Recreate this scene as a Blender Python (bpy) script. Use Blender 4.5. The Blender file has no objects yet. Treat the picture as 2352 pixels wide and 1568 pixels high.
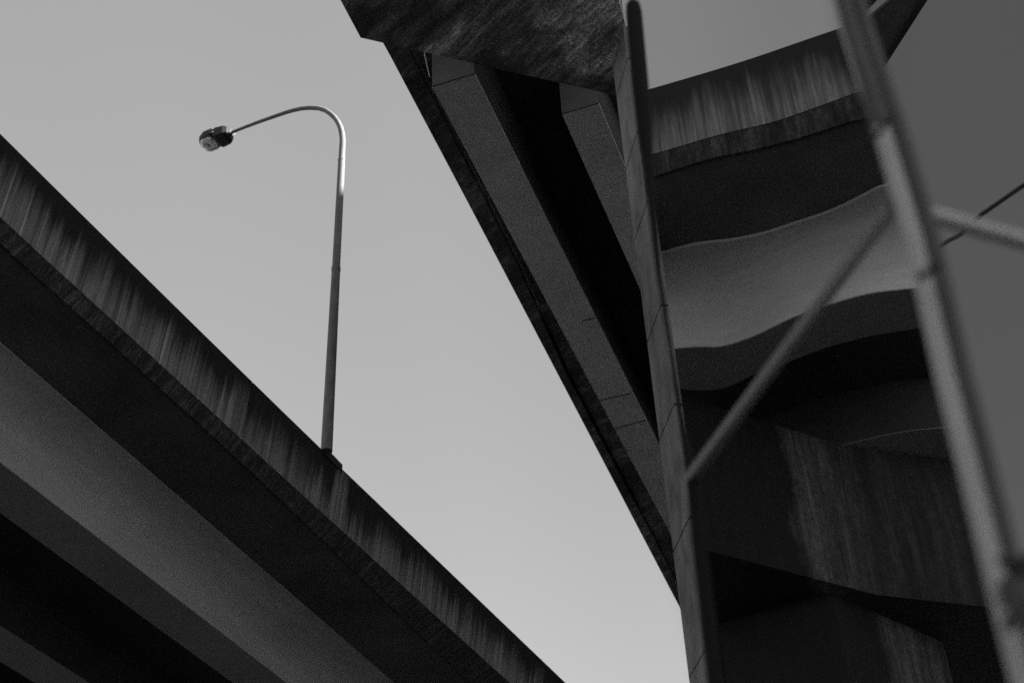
import bpy, bmesh, math, random
import numpy as np
from mathutils import Vector, Matrix
random.seed(7)
sc = bpy.context.scene

# ------------------------------------------------------------------ camera
W, H, F = 2352.0, 1568.0, 3267.0          # measuring frame of the survey, focal length in its pixels
zen = (976.0, -3306.0)                    # where verticals meet
CAM = np.array([0.0, 0.0, 1.6])
v = np.array([(zen[0]-W/2)/F, -(zen[1]-H/2)/F, -1.0]); up = v/np.linalg.norm(v)
fw = np.array([0, 0, -1.0]); hy = fw-up*fw.dot(up); hy /= np.linalg.norm(hy)
RM = np.array([np.cross(hy, up), hy, up])  # camera axes -> world axes
cd = bpy.data.cameras.new('camera'); cam = bpy.data.objects.new('camera', cd)
sc.collection.objects.link(cam); sc.camera = cam
cd.sensor_width = 36.0; cd.lens = 36.0*F/W; cd.clip_start = 0.05; cd.clip_end = 5000
m4 = Matrix([[*RM[i], CAM[i]] for i in range(3)] + [[0, 0, 0, 1]])
cam.matrix_world = m4
cd.dof.use_dof = True; cd.dof.focus_distance = 21.0; cd.dof.aperture_fstop = 1.4

# ------------------------------------------------------------------ world, sun, exposure
SUN_EL, SUN_AZ = math.radians(38.0), math.radians(-12.0)      # azimuth counted from +X towards +Y
w = bpy.data.worlds.new('World'); sc.world = w; w.use_nodes = True
nt = w.node_tree; nt.nodes.clear()
out = nt.nodes.new('ShaderNodeOutputWorld'); bg = nt.nodes.new('ShaderNodeBackground')
sky = nt.nodes.new('ShaderNodeTexSky'); sky.sky_type = 'NISHITA'; sky.sun_disc = False
sky.sun_elevation = SUN_EL; sky.sun_rotation = math.radians(90)-SUN_AZ
sky.air_density = 1.0; sky.dust_density = 1.0; sky.ozone_density = 1.0
bw = nt.nodes.new('ShaderNodeRGBToBW')
tc = nt.nodes.new('ShaderNodeTexCoord')
dot = nt.nodes.new('ShaderNodeVectorMath'); dot.operation = 'DOT_PRODUCT'; dot.inputs[1].default_value = (1, 0, 0.20)
nt.links.new(tc.outputs['Generated'], dot.inputs[0])
mr = nt.nodes.new('ShaderNodeMapRange'); mr.inputs[1].default_value = -0.5; mr.inputs[2].default_value = 0.6
sx = nt.nodes.new('ShaderNodeSeparateXYZ'); nt.links.new(tc.outputs['Generated'], sx.inputs[0])
my = nt.nodes.new('ShaderNodeMapRange'); my.interpolation_type = 'SMOOTHSTEP'; my.inputs[1].default_value = -0.1; my.inputs[2].default_value = 0.55
nt.links.new(sx.outputs[1], my.inputs[0])
fy = nt.nodes.new('ShaderNodeMath'); fy.operation = 'MULTIPLY'; nt.links.new(dot.outputs['Value'], fy.inputs[0]); nt.links.new(my.outputs[0], fy.inputs[1])
nt.links.new(fy.outputs[0], mr.inputs[0])
rp = nt.nodes.new('ShaderNodeValToRGB'); rp.color_ramp.interpolation = 'EASE'
SKYR = [(-0.5, .40), (-0.10, .395), (0.06, .375), (0.185, .345), (0.25, .175), (0.365, .138), (0.405, .060), (0.6, .048)]
els = rp.color_ramp.elements
while len(els) < len(SKYR): els.new(0.5)
for e, (x, c) in zip(els, SKYR):
    e.position = (x+0.5)/1.1; e.color = (c, c, c, 1)
nt.links.new(mr.outputs[0], rp.inputs[0])
mul = nt.nodes.new('ShaderNodeMath'); mul.operation = 'MULTIPLY'
nt.links.new(sky.outputs[0], bw.inputs[0]); nt.links.new(bw.outputs[0], mul.inputs[0]); nt.links.new(rp.outputs[0], mul.inputs[1])
mb = nt.nodes.new('ShaderNodeMapRange'); mb.inputs[1].default_value = -0.35; mb.inputs[2].default_value = 0.3; mb.inputs[3].default_value = 0.85; mb.inputs[4].default_value = 1.0
nt.links.new(sx.outputs[1], mb.inputs[0])
m2 = nt.nodes.new('ShaderNodeMath'); m2.operation = 'MULTIPLY'; nt.links.new(mul.outputs[0], m2.inputs[0]); nt.links.new(mb.outputs[0], m2.inputs[1])
mz = nt.nodes.new('ShaderNodeMapRange'); mz.inputs[1].default_value = 0.40; mz.inputs[2].default_value = 0.75; mz.inputs[3].default_value = 0.93; mz.inputs[4].default_value = 1.02
nt.links.new(sx.outputs[2], mz.inputs[0])
m3 = nt.nodes.new('ShaderNodeMath'); m3.operation = 'MULTIPLY'; nt.links.new(m2.outputs[0], m3.inputs[0]); nt.links.new(mz.outputs[0], m3.inputs[1])
nt.links.new(m3.outputs[0], bg.inputs[0]); bg.inputs[1].default_value = 0.15
nt.links.new(bg.outputs[0], out.inputs[0])
sl = bpy.data.lights.new('sun', 'SUN'); sl.energy = 5.0; sl.angle = math.radians(0.5); sl.color = (1, 0.99, 0.98)
so = bpy.data.objects.new('sun', sl); sc.collection.objects.link(so)
SD = Vector((math.cos(SUN_EL)*math.cos(SUN_AZ), math.cos(SUN_EL)*math.sin(SUN_AZ), math.sin(SUN_EL)))
so.rotation_euler = SD.to_track_quat('Z', 'Y').to_euler(); so.location = (30, 0, 60)
sc.view_settings.view_transform = 'Standard'; sc.view_settings.look = 'None'
sc.view_settings.gamma = 1.0; sc.view_settings.exposure = 2.5
sc.cycles.use_denoising = False; sc.cycles.max_bounces = 6; sc.cycles.diffuse_bounces = 4

# ------------------------------------------------------------------ surveying helpers
def ray(px, py):
    d = RM @ np.array([(px-W/2)/F, -(py-H/2)/F, -1.0]); return d/np.linalg.norm(d)
def onz(px, py, z):
    d = ray(px, py); return CAM + d*((z-CAM[2])/d[2])
def onr(px, py, r):                        # at horizontal distance r
    d = ray(px, py); return CAM + d*(r/math.hypot(d[0], d[1]))
def onplane(px, py, P, n):
    d = ray(px, py); n = np.array(n, float); return CAM + d*((np.array(P)-CAM).dot(n)/d.dot(n))

# ------------------------------------------------------------------ object helpers
def empty(name, loc, label=None, cat=None, group=None):
    o = bpy.data.objects.new(name, None); sc.collection.objects.link(o); o.location = loc
    o.empty_display_size = 0.2
    if label: o['label'] = label
    if cat: o['category'] = cat
    if group: o['group'] = group
    return o
def mesh_obj(name, verts, faces, mat, parent=None, uvs=None, smooth=False):
    me = bpy.data.meshes.new(name); me.from_pydata([tuple(map(float, p)) for p in verts], [], faces)
    if uvs:
        ul = me.uv_layers.new(name='UVMap'); k = 0
        for f in uvs:
            for q in f: ul.data[k].uv = q; k += 1
    bm = bmesh.new(); bm.from_mesh(me); bmesh.ops.recalc_face_normals(bm, faces=bm.faces); bm.to_mesh(me); bm.free()
    if smooth:
        for p in me.polygons: p.use_smooth = True
        try: me.set_sharp_from_angle(angle=math.radians(35))
        except Exception: pass
    me.materials.append(mat)
    o = bpy.data.objects.new(name, me); sc.collection.objects.link(o)
    if parent is not None:
        o.parent = parent; o.matrix_parent_inverse = Matrix.Translation(-Vector(parent.location))
    return o
def loft(name, rings, mat, parent=None, smooth=False):
    """closed rings of points, one per station -> one solid"""
    n = len(rings[0]); V = [p for r in rings for p in r]; Fc = []; U = []
    L = [0.0]
    for a, b in zip(rings, rings[1:]): L.append(L[-1]+float(np.linalg.norm(np.array(b[0])-np.array(a[0]))))
    vv = [0.0]
    for j in range(n): vv.append(vv[-1]+float(np.linalg.norm(np.array(rings[0][(j+1) % n])-np.array(rings[0][j]))))
    for i in range(len(rings)-1):
        for j in range(n):
            k = (j+1) % n
            Fc.append((i*n+j, i*n+k, (i+1)*n+k, (i+1)*n+j))
            U.append([(L[i], vv[j]), (L[i], vv[j+1]), (L[i+1], vv[j+1]), (L[i+1], vv[j])])
    Fc.append(tuple(range(n))); U.append([(vv[j]*.3, vv[j]) for j in range(n)])
    b = (len(rings)-1)*n
    Fc.append(tuple(b+j for j in reversed(range(n)))); U.append([(vv[j]*.3, vv[j]) for j in range(n)])
    # uv order is kept because recalc only flips windings: flip handled by storing per-loop after recalc
    me = bpy.data.meshes.new(name); me.from_pydata([tuple(map(float, p)) for p in V], [], Fc)
    bm = bmesh.new(); bm.from_mesh(me); bm.verts.ensure_lookup_table(); bm.faces.ensure_lookup_table()
    ul = bm.loops.layers.uv.new('UVMap')
    for f, uv in zip(bm.faces, U):
        for l, q in zip(f.loops, uv): l[ul].uv = q
    bmesh.ops.recalc_face_normals(bm, faces=bm.faces); bm.to_mesh(me); bm.free()
    if smooth:
        for p in me.polygons: p.use_smooth = True
        try: me.set_sharp_from_angle(angle=math.radians(32))
        except Exception: pass
    me.materials.append(mat)
    o = bpy.data.objects.new(name, me); sc.collection.objects.link(o)
    if parent is not None:
        o.parent = parent; o.matrix_parent_inverse = Matrix.Translation(-Vector(parent.location))
    return o
def tube(name, pts, rads, mat, parent=None, seg=20, smooth=True):
    pts = [Vector(tuple(map(float, p))) for p in pts]; rings = []; prev = None
    for i, p in enumerate(pts):
        t = (pts[min(i+1, len(pts)-1)]-pts[max(i-1, 0)]).normalized()
        if prev is None:
            a = t.orthogonal().normalized()
        else:
            a = (prev-t*prev.dot(t)).normalized()
        prev = a; b = t.cross(a)
        r = rads[i] if hasattr(rads, '__len__') else rads
        rings.append([p+(a*math.cos(k*2*math.pi/seg)+b*math.sin(k*2*math.pi/seg))*r for k in range(seg)])
    return loft(name, rings, mat, parent, smooth)
def bezier(p0, p1, p2, n):
    p0, p1, p2 = map(np.array, (p0, p1, p2)); return [(1-t)**2*p0+2*t*(1-t)*p1+t*t*p2 for t in np.linspace(0, 1, n)]
def prism(name, poly, z0, z1, mat, parent=None):
    return loft(name, [[(x, y, z0) for x, y in poly], [(x, y, z1) for x, y in poly]], mat, parent)

# ------------------------------------------------------------------ materials (all neutral greys)
class M:
    def __init__(s, name, rough=0.9, metal=0.0, spec=0.3):
        s.m = bpy.data.materials.new(name); s.m.use_nodes = True; s.t = s.m.node_tree; s.n = s.t.nodes
        s.b = s.n['Principled BSDF']; s.b.inputs['Roughness'].default_value = rough
        s.b.inputs['Metallic'].default_value = metal; s.b.inputs['Specular IOR Level'].default_value = spec
    def l(s, a, b): s.t.links.new(a, b)
    def co(s, kind='Object', scale=(1, 1, 1), rot=(0, 0, 0)):
        c = s.n.new('ShaderNodeTexCoord'); mp = s.n.new('ShaderNodeMapping'); mp.inputs['Scale'].default_value = scale
        mp.inputs['Rotation'].default_value = rot
        s.l(c.outputs[kind], mp.inputs[0]); return mp.outputs[0]
    def noise(s, vec, scale, detail=6, rough=.6, dist=0):
        n = s.n.new('ShaderNodeTexNoise'); n.inputs['Scale'].default_value = scale; n.inputs['Detail'].default_value = detail
        n.inputs['Roughness'].default_value = rough; n.inputs['Distortion'].default_value = dist; s.l(vec, n.inputs['Vector'])
        return n.outputs['Fac']
    def ramp(s, fac, stops):
        r = s.n.new('ShaderNodeValToRGB'); e = r.color_ramp.elements
        while len(e) < len(stops): e.new(.5)
        for q, (x, c) in zip(e, stops): q.position = x; q.color = (c, c, c, 1)
        s.l(fac, r.inputs[0]); return r.outputs[0]
    def math(s, op, a, b=None, c=None, clamp=False):
        n = s.n.new('ShaderNodeMath'); n.operation = op; n.use_clamp = clamp
        for i, q in enumerate((a, b, c)):
            if q is None: continue
            if isinstance(q, (int, float)): n.inputs[i].default_value = q
            else: s.l(q, n.inputs[i])
        return n.outputs[0]
    def mix(s, f, a, b):
        n = s.n.new('ShaderNodeMix'); n.data_type = 'FLOAT'
        for i, q in ((0, f), (2, a), (3, b)):
            if isinstance(q, (int, float)): n.inputs[i].default_value = q
            else: s.l(q, n.inputs[i])
        return n.outputs[0]
    def uv(s):
        c = s.n.new('ShaderNodeTexCoord'); x = s.n.new('ShaderNodeSeparateXYZ'); s.l(c.outputs['UV'], x.inputs[0]); return x.outputs[0], x.outputs[1]
    def vec(s, x, y, z=0.0):
        n = s.n.new('ShaderNodeCombineXYZ')
        for i, q in enumerate((x, y, z)):
            if isinstance(q, (int, float)): n.inputs[i].default_value = q
            else: s.l(q, n.inputs[i])
        return n.outputs[0]
    def color(s, v): s.l(v, s.b.inputs['Base Color'])
    def bump(s, h, strength=.4, dist=.01):
        n = s.n.new('ShaderNodeBump'); n.inputs['Strength'].default_value = strength; n.inputs['Distance'].default_value = dist
        s.l(h, n.inputs['Height']); s.l(n.outputs[0], s.b.inputs['Normal'])

def concrete(name, lo, hi, scale=1.2, fine=40, bump=.25, grain=.18, stretch=(1, 1, 1), rot=(0, 0, 0)):
    m = M(name); c = m.co('Object', stretch, rot)
    big = m.noise(c, scale, 8, .62, .3); fi = m.noise(m.co('Object'), fine, 4, .7)
    b = m.ramp(big, [(.3, lo), (.5, (lo+hi)/2), (.72, hi)])
    f = m.ramp(fi, [(.3, 1-grain), (.7, 1+grain)])
    f2 = m.math('MULTIPLY_ADD', fi, 2*grain, 1-grain)
    m.color(m.math('MULTIPLY', b, f2)); m.bump(fi, bump, .01)
    return m.m
def streaked(name, dark, light, height=1.12, freq=5.0, lean=0.0, soot=.45, patch=None):
    """dirt run-off: soot under the coping, pale runs of uneven length and width below it"""
    m = M(name); u, v_ = m.uv(); vn = m.math('DIVIDE', v_, height); us = m.math('MULTIPLY_ADD', v_, lean, u)
    def n(fu, fv, z, d=5, ro=.65): return m.noise(m.vec(m.math('MULTIPLY', us, fu), m.math('MULTIPLY', v_, fv), z), 1.0, d, ro)
    big = n(.35, .3, 1.0, 4); mid = n(1.4, .2, 4.0, 3); s1 = n(freq, .22, 0.0, 6, .75); s2 = n(freq*5, .35, 7.0, 4, .7); s3 = n(freq*.9, .12, 11.0, 3, .5)
    g = m.math('ADD', vn, m.math('MULTIPLY_ADD', big, 1.3, -.65)); g = m.math('ADD', g, m.math('MULTIPLY_ADD', mid, .9, -.45))
    g = m.math('ADD', g, m.math('MULTIPLY_ADD', s1, 1.1, -.55))
    if patch:
        dn = m.n.new('ShaderNodeVectorMath'); dn.operation = 'DOT_PRODUCT'; dn.inputs[1].default_value = patch[0]
        c = m.n.new('ShaderNodeTexCoord'); m.l(c.outputs['Object'], dn.inputs[0])
        k = m.math('DIVIDE', m.math('ABSOLUTE', m.math('SUBTRACT', dn.outputs['Value'], patch[1])), patch[2])
        g = m.math('ADD', g, m.ramp(k, [(0.0, .55), (.75, .45), (1.0, 0.0)]))
    mr_ = m.n.new('ShaderNodeMapRange'); mr_.interpolation_type = 'SMOOTHSTEP'; mr_.inputs[1].default_value = soot-.32; mr_.inputs[2].default_value = soot+.42
    m.l(g, mr_.inputs[0]); t = mr_.outputs[0]
    fine = m.math('ADD', m.math('MULTIPLY', s1, .45), m.math('MULTIPLY', s2, .55))
    con = m.ramp(fine, [(.36, .28), (.48, .62), (.56, 1.0), (.66, 1.7)])
    rare = m.math('MULTIPLY', m.ramp(s3, [(.60, 0.0), (.66, 1.0), (1.0, 1.0)]), m.ramp(vn, [(.15, 0.0), (.5, 1.0), (1.0, 1.0)]))
    fi = m.noise(m.co('Object'), 38, 5, .75)
    lum = m.math('MULTIPLY', m.math('MULTIPLY', t, con), light)
    lum = m.math('ADD', lum, m.math('MULTIPLY', rare, light*.55)); lum = m.math('ADD', lum, dark)
    m.color(m.math('MULTIPLY', lum, m.math('MULTIPLY_ADD', fi, 1.0, .5))); m.bump(fine, .2, .01)
    return m.m
def rough_strip(name, lo, hi, freq=9.0, lean=.35):
    m = M(name); u, v_ = m.uv()
    big = m.noise(m.vec(m.math('MULTIPLY', u, .8), 2.0), 1.0, 3, .5)
    us = m.math('MULTIPLY_ADD', v_, lean, u)
    s1 = m.noise(m.vec(m.math('MULTIPLY', us, freq), m.math('MULTIPLY', v_, 1.2)), 1.0, 7, .75, .5)
    s2 = m.noise(m.vec(m.math('MULTIPLY', us, freq*3), m.math('MULTIPLY', v_, 3)), 1.0, 5, .7)
    fi = m.noise(m.co('Object'), 18, 6, .8)
    h = m.math('ADD', m.math('MULTIPLY', s1, .55), m.math('ADD', m.math('MULTIPLY', s2, .25), m.math('MULTIPLY', fi, .2)))
    c = m.ramp(h, [(.40, lo), (.50, (lo+hi)/3), (.58, hi), (.66, hi*1.7)])
    m.color(m.math('MULTIPLY', c, m.math('MULTIPLY_ADD', big, 1.8, .1))); m.bump(h, 1.0, .18)
    return m.m
def metal(name, c, rough=.5, metalness=0.0, var=.15, spec=.4):
    m = M(name, rough, metalness, spec); n = m.noise(m.co('Object', (1, 1, .25)), 12, 5, .6)
    m.color(m.ramp(n, [(.3, c*(1-var)), (.7, c*(1+var))])); return m.m

MAT = dict(
    streak=streaked('streaked_concrete', .012, .21, freq=8.0, soot=.55, patch=((math.cos(math.radians(68.8)), math.sin(math.radians(68.8)), 0), 18.95, .30)),
    streak2=streaked('streaked_concrete_ramp', .012, .145, freq=3.8, soot=.50),
    strip=rough_strip('rough_cast_edge', .006, .10),
    strip2=rough_strip('rough_cast_edge_ramp', .006, .07, 6.0, 0.0),
    soffit=concrete('dark_soffit', .060, .125, .6),  # darker grey for flat soffit slabs
    clean=None,
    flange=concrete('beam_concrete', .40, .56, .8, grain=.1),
    flange2=concrete('dark_flange', .16, .22, .5, grain=.1),  # mid grey, darker than the beam concrete
    dark=concrete('gap_shade_concrete', .022, .045, .8),  # near-black colour paints in the shade between and behind girders
    mottled=None,
    column=concrete('column_concrete', .07, .20, 2.2, grain=.3, stretch=(1.5, 1.5, .6)),
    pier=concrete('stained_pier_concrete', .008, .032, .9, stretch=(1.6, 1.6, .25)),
    seam=metal('joint_filler', .006, .9),
    lamp=metal('painted_lamp_steel', .13, .6, 0, .2, .10),
    housing=metal('black_lamp_housing', .012, .5),
    bolt=metal('bright_bolt', .8, .3, .3),
    frame_l=metal('galvanised_steel', .33, .7, 0.0, .08, .2),
    frame_d=metal('dark_post_tone', .045, .6),  # dark tone for the post's painted shade side and its upper tube
    frame_k=metal('black_steel', .008, .8, 0, .2, .1),
    frame_p=metal('pale_steel', .40, .7, 0, .1, .2),
    frame_b=metal('grey_brace_steel', .10, .6),
    cable=metal('black_rubber_cable', .008, .6),
    asphalt=concrete('asphalt', .04, .055, .3, fine=90),
    ground=concrete('bare_ground', .045, .065, .08, fine=20),
    leaf=metal('palm_leaf', .03, .4, 0, .4),
    trunk=concrete('palm_bark', .05, .1, 6),
)
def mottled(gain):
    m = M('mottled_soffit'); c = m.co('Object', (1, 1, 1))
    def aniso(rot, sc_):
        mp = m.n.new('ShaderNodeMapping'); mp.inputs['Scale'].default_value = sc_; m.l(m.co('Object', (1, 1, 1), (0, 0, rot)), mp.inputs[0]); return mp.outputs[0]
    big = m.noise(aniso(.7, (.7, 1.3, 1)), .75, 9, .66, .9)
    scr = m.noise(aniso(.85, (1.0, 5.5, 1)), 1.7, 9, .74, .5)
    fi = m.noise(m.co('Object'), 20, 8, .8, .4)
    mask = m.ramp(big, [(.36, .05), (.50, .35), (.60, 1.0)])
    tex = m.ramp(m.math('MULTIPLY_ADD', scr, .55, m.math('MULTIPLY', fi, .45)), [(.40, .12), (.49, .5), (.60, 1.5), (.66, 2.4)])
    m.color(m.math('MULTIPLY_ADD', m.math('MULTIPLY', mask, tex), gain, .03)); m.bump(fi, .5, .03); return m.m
def cleanm():
    m = M('smooth_formed_concrete'); u, v_ = m.uv()
    a = m.noise(m.vec(m.math('MULTIPLY', u, .45), m.math('MULTIPLY', v_, 1.6)), 1.0, 5, .6, .6)
    b = m.noise(m.vec(m.math('MULTIPLY', u, 1.2), m.math('MULTIPLY', v_, 9.0)), 1.0, 5, .65, .4)
    fi = m.noise(m.co('Object'), 30, 4, .7)
    q = m.math('ADD', m.math('MULTIPLY', a, .6), m.math('ADD', m.math('MULTIPLY', b, .25), m.math('MULTIPLY', fi, .15)))
    m.color(m.ramp(q, [(.36, .33), (.5, .39), (.64, .47)])); m.bump(fi, .08, .01); return m.m
MAT['clean'] = cleanm()
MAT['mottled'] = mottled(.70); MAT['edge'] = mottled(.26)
def glassm():
    m = M('lamp_lens', .12, 0, .5); n = m.noise(m.co('Object'), 5, 4, .7, 1.0)
    m.color(m.ramp(n, [(.40, .22), (.5, .55), (.55, .9)])); m.b.inputs['Alpha'].default_value = 1.0
    return m.m
MAT['lens'] = glassm()

# ------------------------------------------------------------------ ground
g = mesh_obj('ground', [(-1500, -1500, 0), (1500, -1500, 0), (1500, 1500, 0), (-1500, 1500, 0)], [(0, 1, 2, 3)], MAT['ground']); g['kind'] = 'structure'
r_ = mesh_obj('road', [(-14, -120, .004), (-3, -120, .004), (60, 180, .004), (49, 180, .004)], [(0, 1, 2, 3)], MAT['asphalt']); r_['kind'] = 'structure'

# ------------------------------------------------------------------ straight viaducts: edges surveyed as level lines
class Line:
    """local frame: s along the deck, o across (positive towards the camera side)"""
    def __init__(s, az):
        a = math.radians(az); s.d = np.array([math.cos(a), math.sin(a), 0]); s.n = np.array([math.sin(a), -math.cos(a), 0])
    def edge(s, px, z):
        P = [onz(x, y, z) for x, y in px]; S = [float(p.dot(s.d)) for p in P]; O = [float(p.dot(s.n)) for p in P]
        return lambda t: float(np.interp(t, S, O))
    def P(s, t, o, z): return s.d*t+s.n*o+np.array([0, 0, z])

LF = Line(68.8)
top = LF.edge([(0, 308), (467, 767), (735, 1028), (1299, 1567)], 16.0)
pb = LF.edge([(0, 500), (293, 767), (546, 1000), (784, 1217), (1171, 1567)], 14.9)
st = LF.edge([(0, 560), (232, 767), (429, 946), (612, 1115), (1080, 1567)], 14.6)
SL = [-40, -20, -5, 4, 7.5] + list(np.arange(9.5, 32, 1.5)) + [36, 45, 60, 90]
joint_s = float(onz(580, 878, 16).dot(LF.d))
via = empty('viaduct', (-12, 12, 0), 'low viaduct across the lower left, its streaked parapet carrying the street lamp', 'viaduct')
def ring(L, t, pts): return [L.P(t, o, z) for o, z in pts]
def parapet(L, top, pb, z0, z1, S, mat, parent, gap=.012):
    # segments between movement joints
    cuts = [S[0], joint_s-24, joint_s-12, joint_s, joint_s+12, joint_s+24, S[-1]]
    for a, b in zip(cuts, cuts[1:]):
        ss = [a+gap]+[t for t in S if a+.3 < t < b-.3]+[b-gap]
        loft('parapet', [ring(L, t, [(top(t), z0), (pb(t), z1), (pb(t)-.42, z1), (top(t)-.25, z0)]) for t in ss], mat, parent)
parapet(LF, top, pb, 16.0, 14.9, SL, MAT['streak'], via)
loft('edge_beam', [ring(LF, t, [(pb(t)-.01, 14.897), (min(st(t), pb(t)-.03), 14.6), (min(st(t), pb(t)-.03)-.04, 14.6), (pb(t)-.3, 14.897)]) for t in SL], MAT['strip'], via)
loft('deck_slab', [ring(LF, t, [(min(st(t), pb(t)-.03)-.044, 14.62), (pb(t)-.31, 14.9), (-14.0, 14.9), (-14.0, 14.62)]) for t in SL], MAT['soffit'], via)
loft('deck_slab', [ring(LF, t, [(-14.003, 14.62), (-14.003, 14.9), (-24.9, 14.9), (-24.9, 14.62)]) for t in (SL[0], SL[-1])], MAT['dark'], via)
def box_girder(ring_of, a, b, zt, zb, stations, parent):
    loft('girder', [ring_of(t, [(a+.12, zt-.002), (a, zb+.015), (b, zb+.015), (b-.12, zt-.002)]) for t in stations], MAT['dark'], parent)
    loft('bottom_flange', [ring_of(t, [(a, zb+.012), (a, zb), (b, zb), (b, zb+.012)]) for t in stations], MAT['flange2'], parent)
def girder(L, o_line, o1, o2, zt, zb, t0, t1, parent, web, flange):
    cv = bezier((o_line, zt-.03), (o1+.06, zt-.07), (o1, zb+.014), 22)
    cv2 = bezier((o2, zb), (o2-.04, zt-.06), (o2-.38, zt-.03), 10)
    if L is None: return cv, cv2
    loft('girder', [ring(L, t, [(o_line, zt-.002)]+[tuple(p) for p in cv]+[tuple(p) for p in cv2]+[(o2-.38, zt-.002)]) for t in (t0, t1)], web, parent, True)
    loft('bottom_flange', [ring(L, t, [(o1+.004, zb+.012), (o1+.004, zb-.004), (o2, zb-.004), (o2, zb+.012)]) for t in (t0, t1)], flange, parent)
for k in range(1, 4):
    box_girder(lambda t, p: ring(LF, t, p), -13.39-3.26*k, -14.27-3.26*k, 14.62, 13.6, (SL[0], SL[-1]), via)
for k in range(1):
    girder(LF, -12.54, -13.39, -14.27, 14.62, 13.6, SL[0], SL[-1], via, MAT['clean'], MAT['flange2'])
loft('parapet', [ring(LF, t, [(-24.91, 16.0), (-24.91, 14.5), (-25.3, 14.5), (-25.2, 16.0)]) for t in (SL[0], SL[-1])], MAT['streak'], via)

# ------------------------------------------------------------------ centre viaduct
CL = Line(72.0)
ou = CL.edge([(880, 98), (1090, 494), (1575, 1420)], 21.2)
gr = CL.edge([(940, 110), (1180, 580), (1300, 850), (1560, 1340)], 21.2)
C0, C1 = -60.0, 120.0
cvia = empty('viaduct', (-4, 12, 0), 'straight viaduct seen from below behind the blade pier, two pale beams and black gaps', 'viaduct')
SC = [C0, 5, 11]+list(np.arange(13, 38, 2.0))+[C1]
loft('edge_beam', [ring(CL, t, [(ou(t), 21.2), (gr(t)-.04, 21.2), (gr(t)-.03, 21.5), (ou(t)+.05, 21.5)]) for t in SC], MAT['edge'], cvia)
loft('parapet', [ring(CL, t, [(ou(t)-.02, 22.9), (ou(t)-.01, 21.503), (ou(t)+.3, 21.503), (ou(t)+.2, 22.9)]) for t in SC], MAT['streak'], cvia)
loft('deck_slab', [ring(CL, t, [(gr(t)+.03, 21.24), (-5.6, 21.24), (-5.6, 21.5), (gr(t)+.03, 21.5)]) for t in SC], MAT['edge'], cvia)
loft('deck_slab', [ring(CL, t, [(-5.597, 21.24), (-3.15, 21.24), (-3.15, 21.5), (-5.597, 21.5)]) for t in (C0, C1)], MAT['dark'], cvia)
loft('parapet', [ring(CL, t, [(-3.35, 21.503), (-3.1, 21.503), (-3.1, 22.9), (-3.3, 22.9)]) for t in (C0, C1)], MAT['streak'], cvia)
for (a, b, s0) in ((-6.05, -5.28, 14.95), (-4.20, -3.53, 16.35)):
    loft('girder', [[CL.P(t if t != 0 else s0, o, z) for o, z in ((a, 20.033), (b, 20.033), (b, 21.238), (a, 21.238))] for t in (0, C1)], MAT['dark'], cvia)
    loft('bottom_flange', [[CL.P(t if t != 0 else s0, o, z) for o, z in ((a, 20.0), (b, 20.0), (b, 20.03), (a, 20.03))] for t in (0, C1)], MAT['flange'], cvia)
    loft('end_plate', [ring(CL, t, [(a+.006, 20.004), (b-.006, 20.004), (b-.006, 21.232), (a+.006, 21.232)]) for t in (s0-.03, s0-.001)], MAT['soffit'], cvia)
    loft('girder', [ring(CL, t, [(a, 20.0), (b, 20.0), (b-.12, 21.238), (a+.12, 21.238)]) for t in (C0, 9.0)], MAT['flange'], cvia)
# joints across the first pale beam
for pa, pb_ in (((1375, 920), (1450, 903)), ((1410, 985), (1482, 965)), ((1338, 737), (1366, 730)), ((1528, 1212), (1545, 1207))):
    A = onz(*pa, 19.997); B = onz(*pb_, 19.997); dd = (B-A)/np.linalg.norm(B-A); q = np.array([-dd[1], dd[0], 0])*.014
    mesh_obj('joint_seal', [A-q, B-q, B+q, A+q, A-q+[0, 0, .02], B-q+[0, 0, .02], B+q+[0, 0, .02], A+q+[0, 0, .02]],
             [(0, 1, 2, 3), (7, 6, 5, 4), (0, 4, 5, 1), (1, 5, 6, 2), (2, 6, 7, 3), (3, 7, 4, 0)], MAT['seam'], cvia)
A = onz(975, 122, 20.9); B = onz(987, 176, 20.9)
tube('light_gap_strip', [A, B], .012, MAT['bolt'], cvia, 8)  # pale strip stands in for light leaking through the beam-end gap

# ------------------------------------------------------------------ pier of the centre viaduct
pier = empty('bridge_pier', (1.9, 14.0, 0), 'slender blade pier with crosshead, pale left face crossed by dark casting joints', 'bridge pier')
prism('crosshead', [(-1.98, 13.33), (2.0, 14.76), (1.86, 13.3), (1.72, 12.7), (1.2, 11.4), (-2.62, 11.2)], 18.0, 19.95, MAT['mottled'], pier)
def colpoly(): return [(1.70, 14.07), (1.835, 13.35), (1.93, 13.36), (2.06, 14.6), (1.775, 14.68)]
cz = [0]
for y in (1556, 1265, 1009, 785, 551, 390, 222):
    x = 1415+(y-225)*.1303; r = ray(x, y); cz.append(float(CAM[2]+14.16*r[2]/math.hypot(r[0], r[1])))
cz.append(18.0)
P = colpoly(); cx, cy = np.mean([p[0] for p in P]), np.mean([p[1] for p in P])
def rg(z, k=1.0): return [(cx+(x-cx)*k, cy+(y-cy)*k, z) for x, y in P]
rs = []
for i, z in enumerate(cz):
    if i == 0 or i == len(cz)-1: rs.append(rg(z-(.002 if i else 0)))
    else: rs += [rg(z-.016), rg(z-.015, .93), rg(z+.015, .93), rg(z+.016)]
loft('column', rs, MAT['column'], pier)

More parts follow.
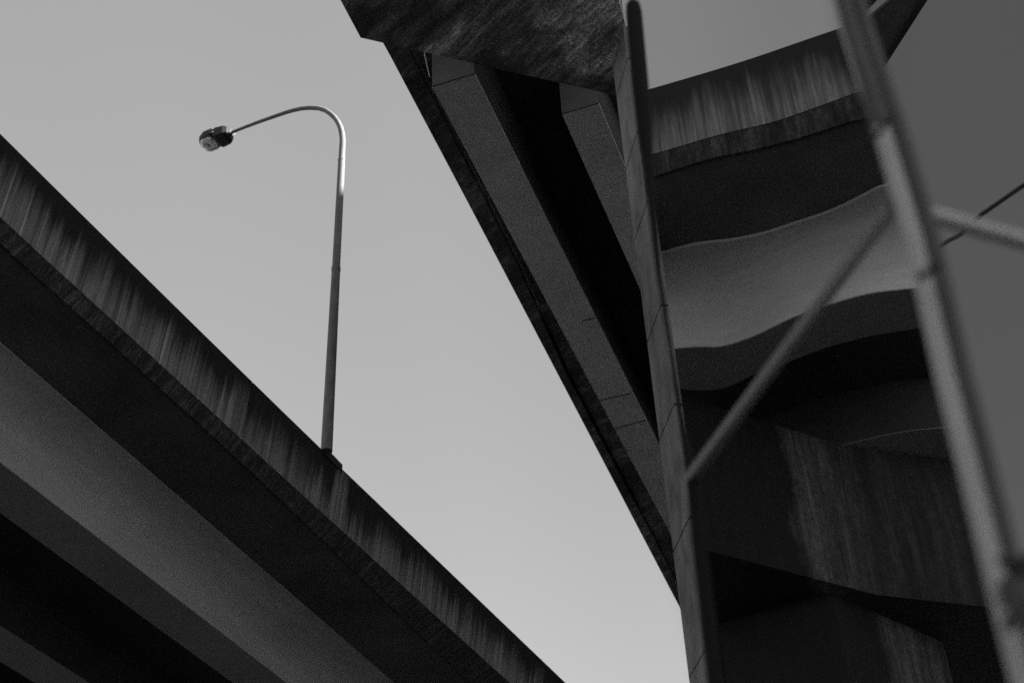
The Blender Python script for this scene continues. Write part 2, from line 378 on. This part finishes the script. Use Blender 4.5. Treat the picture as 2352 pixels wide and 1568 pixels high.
# ------------------------------------------------------------------ curved viaduct on the right (stations by bearing)
TL, TR = 0.1405, 0.386
def polar(px, z):
    T = []; Rr = []
    for x, y in px:
        p = onz(x, y, z); T.append(p[0]/p[1]); Rr.append(p[1])
    o = np.argsort(T); T = np.array(T)[o]; Rr = np.array(Rr)[o]
    def f(t):
        if t < T[0]: return float(Rr[0]+(t-T[0])*(Rr[1]-Rr[0])/(T[1]-T[0])*.6)
        if t > T[-1]: return float(Rr[-1]+(t-T[-1])*(Rr[-1]-Rr[-2])/(T[-1]-T[-2])*.6)
        # smooth interpolation
        i = min(max(int(np.searchsorted(T, t)), 1), len(T)-1)
        m_ = np.gradient(Rr, T); h = T[i]-T[i-1]; q = (t-T[i-1])/h
        return float((2*q**3-3*q**2+1)*Rr[i-1]+(q**3-2*q**2+q)*h*m_[i-1]+(-2*q**3+3*q**2)*Rr[i]+(q**3-q**2)*h*m_[i])
    return f
r_top = polar([(1492, 205), (1700, 143), (1900, 75), (1960, 55)], 16.0)
r_pb = polar([(1500, 354), (1654, 309), (1789, 276), (1856, 253), (1954, 217)], 14.9)
r_st = polar([(1504, 403), (1620, 366), (1744, 339), (1815, 321), (1954, 277)], 14.55)
r_ln = polar([(1515, 581), (1597, 559), (1680, 549), (1747, 536), (1822, 512), (1905, 484), (2017, 429)], 14.55)
ZG = 13.55
r_e1 = polar([(1530, 803), (1601, 797), (1657, 796), (1714, 779), (1830, 726), (1912, 698), (1991, 676), (2104, 662)], ZG)
r_e2 = polar([(1551, 891), (1620, 896), (1661, 891), (1732, 859), (1789, 839), (1894, 799), (1991, 773), (2122, 751)], ZG)
TS = list(np.linspace(TL, TR, 34))
rvia = empty('viaduct', (4, 15, 0), 'curved viaduct on the right, pale streaks on its parapet and a wavy pale girder', 'viaduct')
def pp(t, r, z): return np.array([t*r, r, z])
print('curved', [(round(t, 3), *(round(f(t), 2) for f in (r_top, r_pb, r_st, r_ln, r_e1, r_e2))) for t in (TL, .2, .25, .3, TR)])
loft('parapet', [[pp(t, r_top(t), 16), pp(t, r_pb(t), 14.9), pp(t, r_pb(t)+.4, 14.9), pp(t, r_top(t)+.25, 16)] for t in TS], MAT['streak2'], rvia)
loft('edge_beam', [[pp(t, r_pb(t)+.01, 14.897), pp(t, r_st(t)+.01, 14.55), pp(t, r_st(t)+.05, 14.55), pp(t, r_pb(t)+.3, 14.897)] for t in TS], MAT['strip2'], rvia)
loft('deck_slab', [[pp(t, r_st(t)+.054, 14.57), pp(t, r_pb(t)+.31, 14.9), pp(t, r_e2(t)+.1, 14.9), pp(t, r_e2(t)+.1, 14.57)] for t in TS], MAT['soffit'], rvia)
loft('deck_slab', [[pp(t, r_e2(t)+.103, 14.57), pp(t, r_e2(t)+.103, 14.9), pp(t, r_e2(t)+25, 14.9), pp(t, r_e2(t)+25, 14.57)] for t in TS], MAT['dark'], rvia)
for k in range(1, 7):
    box_girder(lambda t, p: [pp(t, r_e1(t)+y, z) for y, z in p], 3.24*k, 3.24*k+.98, 14.568, ZG, TS, rvia)
for k in range(1):
    rings = []; fl = []
    for t in TS:
        a, b, c = r_ln(t)+3.15*k, r_e1(t)+3.15*k, r_e2(t)+3.15*k
        q = [(a, 14.568), (a, 14.52)]+[tuple(p) for p in bezier((a+.02, 14.52), (b-.06, 14.47), (b, ZG+.014), 22)]+[tuple(p) for p in bezier((c, ZG), (c+.05, 14.5), (c+.4, 14.54), 8)]+[(c+.4, 14.568)]
        rings.append([pp(t, y, z) for y, z in q])
        fl.append([pp(t, b, ZG+.012), pp(t, b, ZG-.004), pp(t, c, ZG-.004), pp(t, c, ZG+.012)])
    loft('girder', rings, MAT['clean'], rvia, True)
    loft('bottom_flange', fl, MAT['flange2'], rvia)
loft('parapet', [[pp(t, r_e2(t)+25.003, 16), pp(t, r_e2(t)+25.003, 13.0), pp(t, r_e2(t)+25.4, 13.0), pp(t, r_e2(t)+25.3, 16)] for t in TS], MAT['streak2'], rvia)

# pier under it
pier2 = empty('bridge_pier', (5, 18, 0), 'massive dark pier under the curved viaduct, its box crosshead corner streaked with pale stains', 'bridge pier')
zt, zb = ZG-.05, 11.0
K = onz(1938, 1024, zt)[:2]
Lp = onz(1600, 1257, zb)[:2]; Rp = onz(2330, 1400, zb)[:2]
print('crosshead2', K, Lp, Rp)
u1 = (Lp-K)/np.linalg.norm(Lp-K); u2 = (Rp-K)/np.linalg.norm(Rp-K)
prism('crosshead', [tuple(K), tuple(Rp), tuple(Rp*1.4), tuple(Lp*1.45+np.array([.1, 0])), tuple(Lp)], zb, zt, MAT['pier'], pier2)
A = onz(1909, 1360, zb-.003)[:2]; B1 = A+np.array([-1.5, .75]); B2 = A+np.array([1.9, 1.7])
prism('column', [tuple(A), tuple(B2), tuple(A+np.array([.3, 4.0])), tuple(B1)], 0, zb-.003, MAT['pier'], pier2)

def stain_shade(name, xc, wid):
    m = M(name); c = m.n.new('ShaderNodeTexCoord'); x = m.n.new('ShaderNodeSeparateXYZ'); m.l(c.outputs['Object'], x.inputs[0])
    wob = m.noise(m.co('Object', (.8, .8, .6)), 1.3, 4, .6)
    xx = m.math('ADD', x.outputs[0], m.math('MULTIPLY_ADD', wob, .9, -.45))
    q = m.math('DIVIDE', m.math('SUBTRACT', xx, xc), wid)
    band = m.ramp(q, [(0.0, .03), (.16, .80), (.40, .65), (.75, .35), (1.0, .22)])  # pale stain right of the arris; dark left end paints in face shade
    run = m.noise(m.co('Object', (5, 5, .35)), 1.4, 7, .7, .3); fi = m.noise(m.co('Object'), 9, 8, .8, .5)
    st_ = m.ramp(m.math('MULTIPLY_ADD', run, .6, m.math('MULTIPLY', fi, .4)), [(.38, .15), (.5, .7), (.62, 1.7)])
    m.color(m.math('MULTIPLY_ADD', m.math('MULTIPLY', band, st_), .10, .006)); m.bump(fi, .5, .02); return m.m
pier2.children[0].data.materials[0] = stain_shade('stain_shade_crosshead', float(K[0])+.05, 2.6)
pier2.children[1].data.materials[0] = stain_shade('stain_shade_column', float(A[0])-.45, 1.3)

# overhead ramp, top right
ramp = empty('ramp', (8, 12, 0), 'dark narrow ramp deck at the top right corner with a slit of sky through it', 'ramp')
ZR = 17.5
def extend(a, b, k): return (b[0]+(b[0]-a[0])*k, b[1]+(b[1]-a[1])*k)
def slab(name, e1, e2, z, th, mat):
    r1 = [onz(*p, z) for p in e1]; r2 = [onz(*p, z) for p in e2]
    loft(name, [[a, b, b+[0, 0, th], a+[0, 0, th]] for a, b in zip(r1, r2)], mat, ramp)
R1 = [extend((2077, 84), (2131, 0), 3), (2131, 0), (2077, 84), (2026, 163), (1998, 205)]
R1b = [(p[0]-13+i*1.5, p[1]-4) for i, p in enumerate(R1)]
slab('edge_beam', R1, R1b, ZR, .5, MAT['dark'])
S1 = [extend((1987, 50), (2046, 0), 3), (2046, 0), (1987, 50), (1945, 96), (1925, 120)]
slab('deck_slab', [(x-1, y-1) for x, y in R1b], S1, ZR+.03, .05, MAT['soffit'])
S2 = [extend((1983, 34), (2016, 0), 6), (2016, 0), (1983, 34), (1970, 48), (1966, 52)]
S3 = [(2030, -190), (1955, -5), (1950, 20), (1951, 40), (1952, 50)]
slab('deck_slab', S2, S3, ZR+.03, .05, MAT['soffit'])

# ------------------------------------------------------------------ street lamp on the low viaduct
B = onz(750, 1036, 16.0); rb = math.hypot(B[0]+0, B[1])
nrm = LF.n
lamp = empty('street_lamp', B, 'tall curved street lamp on the low parapet, sunlit above and shaded below', 'street lamp')
rt = ray(784, 330); zt_ = float(CAM[2]+rb*rt[2]/math.hypot(rt[0], rt[1]))
def zat(px, py):
    r = ray(px, py); return float(CAM[2]+rb*r[2]/math.hypot(r[0], r[1]))
pl_n = np.cross(nrm, [0, 0, 1])          # plane holding pole and arm, arm reaches over the deck
zj1, zj2 = zat(769, 618), zat(782, 368)
print('lamp base', B, 'pole top', zt_, 'joints', zj1, zj2, 'shadow z', zat(782, 444))
b3 = lambda z: (B[0], B[1], z)
r0 = 13.4/F*np.linalg.norm(B-CAM)
tube('pole', [b3(16.0), b3(zj1-.01), b3(zj1), b3(zj1+.002)], [r0, r0*.80, r0*.80, r0*.70], MAT['lamp'], lamp, 28)
tube('pole', [b3(zj1), b3(zj2), b3(zj2+.002)], [r0*.76, r0*.70, r0*.66], MAT['lamp'], lamp, 28)
z4 = lambda x, y: ((700+x/3.136)*.6125, (350+y/3.136)*.6125)
arm_px = [z4(1820, 560), z4(1812, 480), z4(1795, 410), z4(1765, 345), z4(1725, 290), z4(1680, 248), z4(1620, 208), z4(1540, 182), z4(1440, 176), z4(1340, 184), z4(1250, 203), z4(1150, 232), z4(1050, 266), z4(930, 308), z4(800, 355), z4(650, 412), z4(510, 468)]
arm = [onplane(x, y, B, pl_n) for x, y in arm_px]
arm = [p-arm[0]+np.array(b3(float(arm[0][2]))) for p in arm]
arm = [np.array(b3(zj2+.003))]+[np.array(b3(float(arm[0][2])-.12))]+arm
arm[2][:2] = [B[0], B[1]]
ra = [r0*.66, r0*.64]+[r0*(.62-.30*i/16) for i in range(17)]
print('arm end', arm[-1], 'apex', arm[10])
tube('arm', arm, ra, MAT['lamp'], lamp, 24)
# luminaire, built about its own axes
E = Vector(tuple(arm[-1])); hx = (Vector(tuple(arm[-1]))-Vector(tuple(arm[-3]))).normalized()
hz_ = (Vector((0, 0, 1))-hx*hx.z).normalized(); hy_ = hz_.cross(hx)
HS = 1.16
def hp(x, y, z): return E+(hx*x+hy_*y+hz_*z)*HS
def hring(x, w_, zb_, zt2, n=24, p=7.0):
    rr = []
    for k in range(n):
        a = 2*math.pi*k/n; c, s_ = math.cos(a), math.sin(a)
        c = math.copysign(abs(c)**(2/p), c); s_ = math.copysign(abs(s_)**(2/p), s_)
        rr.append(hp(x, w_*c, (zb_+zt2)/2+(zt2-zb_)/2*s_))
    return rr
loft('lamp_housing', [hring(-.02, .07, -.06, .06), hring(.03, .13, -.10, .09), hring(.10, .17, -.13, .11), hring(.27, .19, -.13, .12), hring(.31, .165, -.12, .12)], MAT['housing'], lamp)
loft('lamp_hood', [hring(.311, .17, -.05, .12), hring(.36, .20, -.055, .125), hring(.52, .20, -.06, .11), hring(.63, .15, -.06, .07), hring(.66, .09, -.055, .02)], MAT['housing'], lamp, True)
def lring(k, z, n=28):
    rr = []
    for i in range(n):
        a = 2*math.pi*i/n; c, s_ = math.cos(a), math.sin(a)
        c = math.copysign(abs(c)**.75, c); s_ = math.copysign(abs(s_)**.75, s_)
        rr.append(hp(.485+.165*c*k, .185*s_*k, z))
    return rr
loft('lens_frame', [lring(1.05, -.055), lring(1.05, -.085), lring(.98, -.09), lring(.98, -.06)], MAT['housing'], lamp)
loft('glass_lens', [lring(.97, -.06), lring(.95, -.10), lring(.85, -.135), lring(.65, -.16), lring(.35, -.172)], MAT['lens'], lamp, True)
for (x, y, z) in ((.30, -.19, .02), (.30, .19, -.02), (.02, -.12, .08), (.33, -.16, .12)):
    tube('clip', [hp(x-.025, y, z), hp(x+.025, y, z)], .011, MAT['bolt'], lamp, 8)
tube('collar', [b3(zj1-.05), b3(zj1+.05)], r0*.86, MAT['lamp'], lamp, 28)
tube('collar', [b3(zj2-.03), b3(zj2+.03)], r0*.74, MAT['lamp'], lamp, 28)
# plinth on the parapet
s0 = float(B.dot(LF.d)); t0 = top(s0)
loft('base_plate', [ring(LF, t, [(t0+.03, 15.93), (t0+.03, 16.09), (t0-.4, 16.09), (t0-.4, 16.003), (t0+.005, 16.003), (t0+.005, 15.93)]) for t in (s0-.02, s0+.62)], MAT['housing'], lamp)

# ------------------------------------------------------------------ steel frame close to the camera
fr = empty('steel_frame', onr(2350, 1568, 2.6)*np.array([1, 1, 0]), 'blurred steel frame close to the camera, two posts joined by slanting braces', 'steel frame')
def bar(name, pts, mat, wfac=1.0, depth=.06, parent=fr, dist=None):
    """pts: (px_left, px_right, py, r) cross-sections of an upright flat bar"""
    rings = []
    for xl, xr, y, r in pts:
        a = onr(xl, y, r); b = onr(xr, y, r); back = np.array([ray((xl+xr)/2, y)[0], ray((xl+xr)/2, y)[1], 0]); back = back/np.linalg.norm(back)*depth
        rings.append([a, b, b+back, a+back])
    return loft(name, rings, mat, parent)
# right post: round galvanised tube with a dark tube painting in the shade of its right side
RPX = [(1893, -140), (1947, 60), (2027, 300), (2103, 560), (2172, 860), (2241, 1130), (2309, 1400), (2384, 1690)]
pc = [onr(x, y, 2.6) for x, y in RPX]
pg = [onr(x+42, y, 2.6) for x, y in RPX]
tube('post', pc, .0225, MAT['frame_l'], fr, 24)
tube('dark_upper_tube', [onr(x+6, y, 2.6) for x, y in ((1893, -140), (1947, 60), (1993, 200), (2019, 285), (2022, 296))], .0270, MAT['frame_d'], fr, 24)  # dark tube over the upper post, making its top darker
tube('post_shade_strip', pg, .0185, MAT['frame_d'], fr, 16)  # dark strip paints in the post's shaded right side
# left post: thin, dark, with a rounded top
k5 = 1/F*6.9
lp = [(1453, 6, 12), (1454, 12, 18), (1456, 30, 21), (1470, 190, 21), (1480, 300, 17), (1491, 400, 11), (1512, 620, 6), (1540, 800, 4), (1562, 950, 6), (1590, 1100, 12), (1612, 1300, 14), (1648, 1600, 15), (1660, 1700, 15)]
tube('post', [onr(x, y, 5.0) for x, y, q in lp], [q*k5 for x, y, q in lp], MAT['frame_k'], fr, 16)
def lerp_r(p, q, ra_, rb_, n=8):
    return [onr(p[0]+(q[0]-p[0])*t, p[1]+(q[1]-p[1])*t, ra_+(rb_-ra_)*t) for t in np.linspace(0, 1, n)]
bpts = lerp_r((2052, 470), (1588, 1095), 2.62, 5.0)
tube('brace', bpts, [16/F*float(np.linalg.norm(p-CAM)) for p in bpts], MAT['frame_b'], fr, 16)
b2 = lerp_r((2100, 484), (2480, 590), 2.62, 3.0)
tube('brace', b2, [19/F*float(np.linalg.norm(p-CAM)) for p in b2], MAT['frame_p'], fr, 16)

# cable tied across the posts
cbx = [(3700, -600, 14), (2700, 185, 10), (2430, 372, 9), (2352, 425, 9), (2300, 461, 9), (2255, 492, 9), (2238, 507, 9), (2222, 524, 9), (2205, 540, 9.3), (2180, 552, 9.8), (2163, 563, 10.5), (2146, 580, 12), (2118, 640, 14.9)]
tube('cable', [onr(x, y, q) for x, y, q in cbx], .018, MAT['cable'], None, 8)
c_ = bpy.data.objects['cable']; c_['label'] = 'thin black wavy cable against the grey sky, running to the right post of the frame'; c_['category'] = 'cable'
def tie(pts, label):
    o = tube('cable_tie', [onr(x, y, 2.5) for x, y in pts], .0085, MAT['cable'], None, 8); o['label'] = label; o['category'] = 'cable tie'; o['group'] = 'dark ties round the right post'
tie([(2048, 262), (2032, 288), (2006, 318)], 'upper dark tie wrapped round the right post, above the brace joint')
tie([(2160, 605), (2142, 617), (2108, 641)], 'lower dark tie wrapped round the right post, below the brace joint')

# ------------------------------------------------------------------ tall building added outside the view on the right to block the sun
zs = zat(782, 444); HB = zs+(25.0-B[0])/math.cos(SUN_AZ)*math.tan(SUN_EL)
blocker = empty('sunblocker', (35, 18, 0), 'added unseen tall building standing to the right of the viaducts', 'sunblocker')
prism('blocker_wall', [(25, -14), (45, -14), (45, 48), (25, 48)], 0, HB, concrete('pale_bounce', .60, .68, .1), blocker)  # pale wall added out of view, also bounces side light

# ------------------------------------------------------------------ palm at the lower right edge
pc0 = onr(2800, 1560, 2.45)
palm = empty('palm_tree', (pc0[0], pc0[1], 0), 'small palm at the lower right edge, only its feathery leaf tips in view', 'palm tree')
tube('trunk', [(pc0[0]+.05, pc0[1], 0), (pc0[0]+.03, pc0[1], 1.2), (pc0[0], pc0[1], pc0[2])], [.09, .07, .06], MAT['trunk'], palm, 14)
def frond(tip_px, r_tip, lift, n=17, ll=.10):
    c = Vector(tuple(pc0)); t = Vector(tuple(onr(*tip_px, r_tip))); V = []; Fc = []
    for i in range(n+1):
        q = i/n; p = c.lerp(t, q)+Vector((0, 0, lift*4*q*(1-q)))
        q2 = min(1, q+.02); p2 = c.lerp(t, q2)+Vector((0, 0, lift*4*q2*(1-q2))); dr = (p2-p)
        dr = dr.normalized() if dr.length > 1e-6 else (t-c).normalized()
        sd = dr.cross(Vector((0, 0, 1))).normalized()
        for s in (-1, 1):
            L_ = ll*(1-.55*q)*random.uniform(.8, 1.15); wd = .006
            e = p+(sd*s*.75+dr*.75+Vector((0, 0, -.35))).normalized()*L_
            b = len(V); V += [p-dr*wd, p+dr*wd, p.lerp(e, .5)+dr*wd*1.2, e, p.lerp(e, .5)-dr*wd*1.2]; Fc.append((b, b+1, b+2, b+3, b+4))
        if i < n:
            b = len(V); V += [p+Vector((0, 0, .004)), p-Vector((0, 0, .004)), p2-Vector((0, 0, .004))+dr*.03, p2+Vector((0, 0, .004))+dr*.03]; Fc.append((b, b+1, b+2, b+3))
    mesh_obj('frond', V, Fc, MAT['leaf'], palm)
for tp, rt_, lf in (((2700, 1150), 2.7, .12), ((2900, 1300), 2.6, .1), ((2850, 1600), 2.3, .1)):
    frond(tp, rt_, lf)
def drooping(path, ll):
    V = []; Fc = []; P_ = [Vector(tuple(onr(x, y, q))) for x, y, q in path]
    pts = []
    for a, b in zip(P_, P_[1:]):
        for i in range(7): pts.append(a.lerp(b, i/7))
    for i, p in enumerate(pts[:-1]):
        dr = (pts[i+1]-p).normalized(); sd = dr.cross(Vector(tuple(p-Vector(tuple(CAM))))).normalized()
        for s in (-1, 1):
            L_ = ll*random.uniform(.6, 1.1); wd = .0060
            e = p+(sd*s+dr*.45+Vector((0, random.uniform(-.3, .3), -.15))).normalized()*L_
            b = len(V); V += [p-dr*wd, p+dr*wd, p.lerp(e, .5)+dr*wd*1.2, e, p.lerp(e, .5)-dr*wd*1.2]; Fc.append((b, b+1, b+2, b+3, b+4))
        b = len(V); V += [p-sd*.003, p+sd*.003, pts[i+1]+sd*.003, pts[i+1]-sd*.003]; Fc.append((b, b+1, b+2, b+3))
    mesh_obj('frond', V, Fc, MAT['leaf'], palm)
drooping([(2800, 1560, 2.45), (2560, 1330, 2.45), (2400, 1290, 2.45), (2322, 1322, 2.45), (2330, 1390, 2.43), (2352, 1440, 2.42)], .046)
drooping([(2800, 1560, 2.45), (2560, 1260, 2.5), (2420, 1270, 2.5), (2345, 1305, 2.5)], .030)
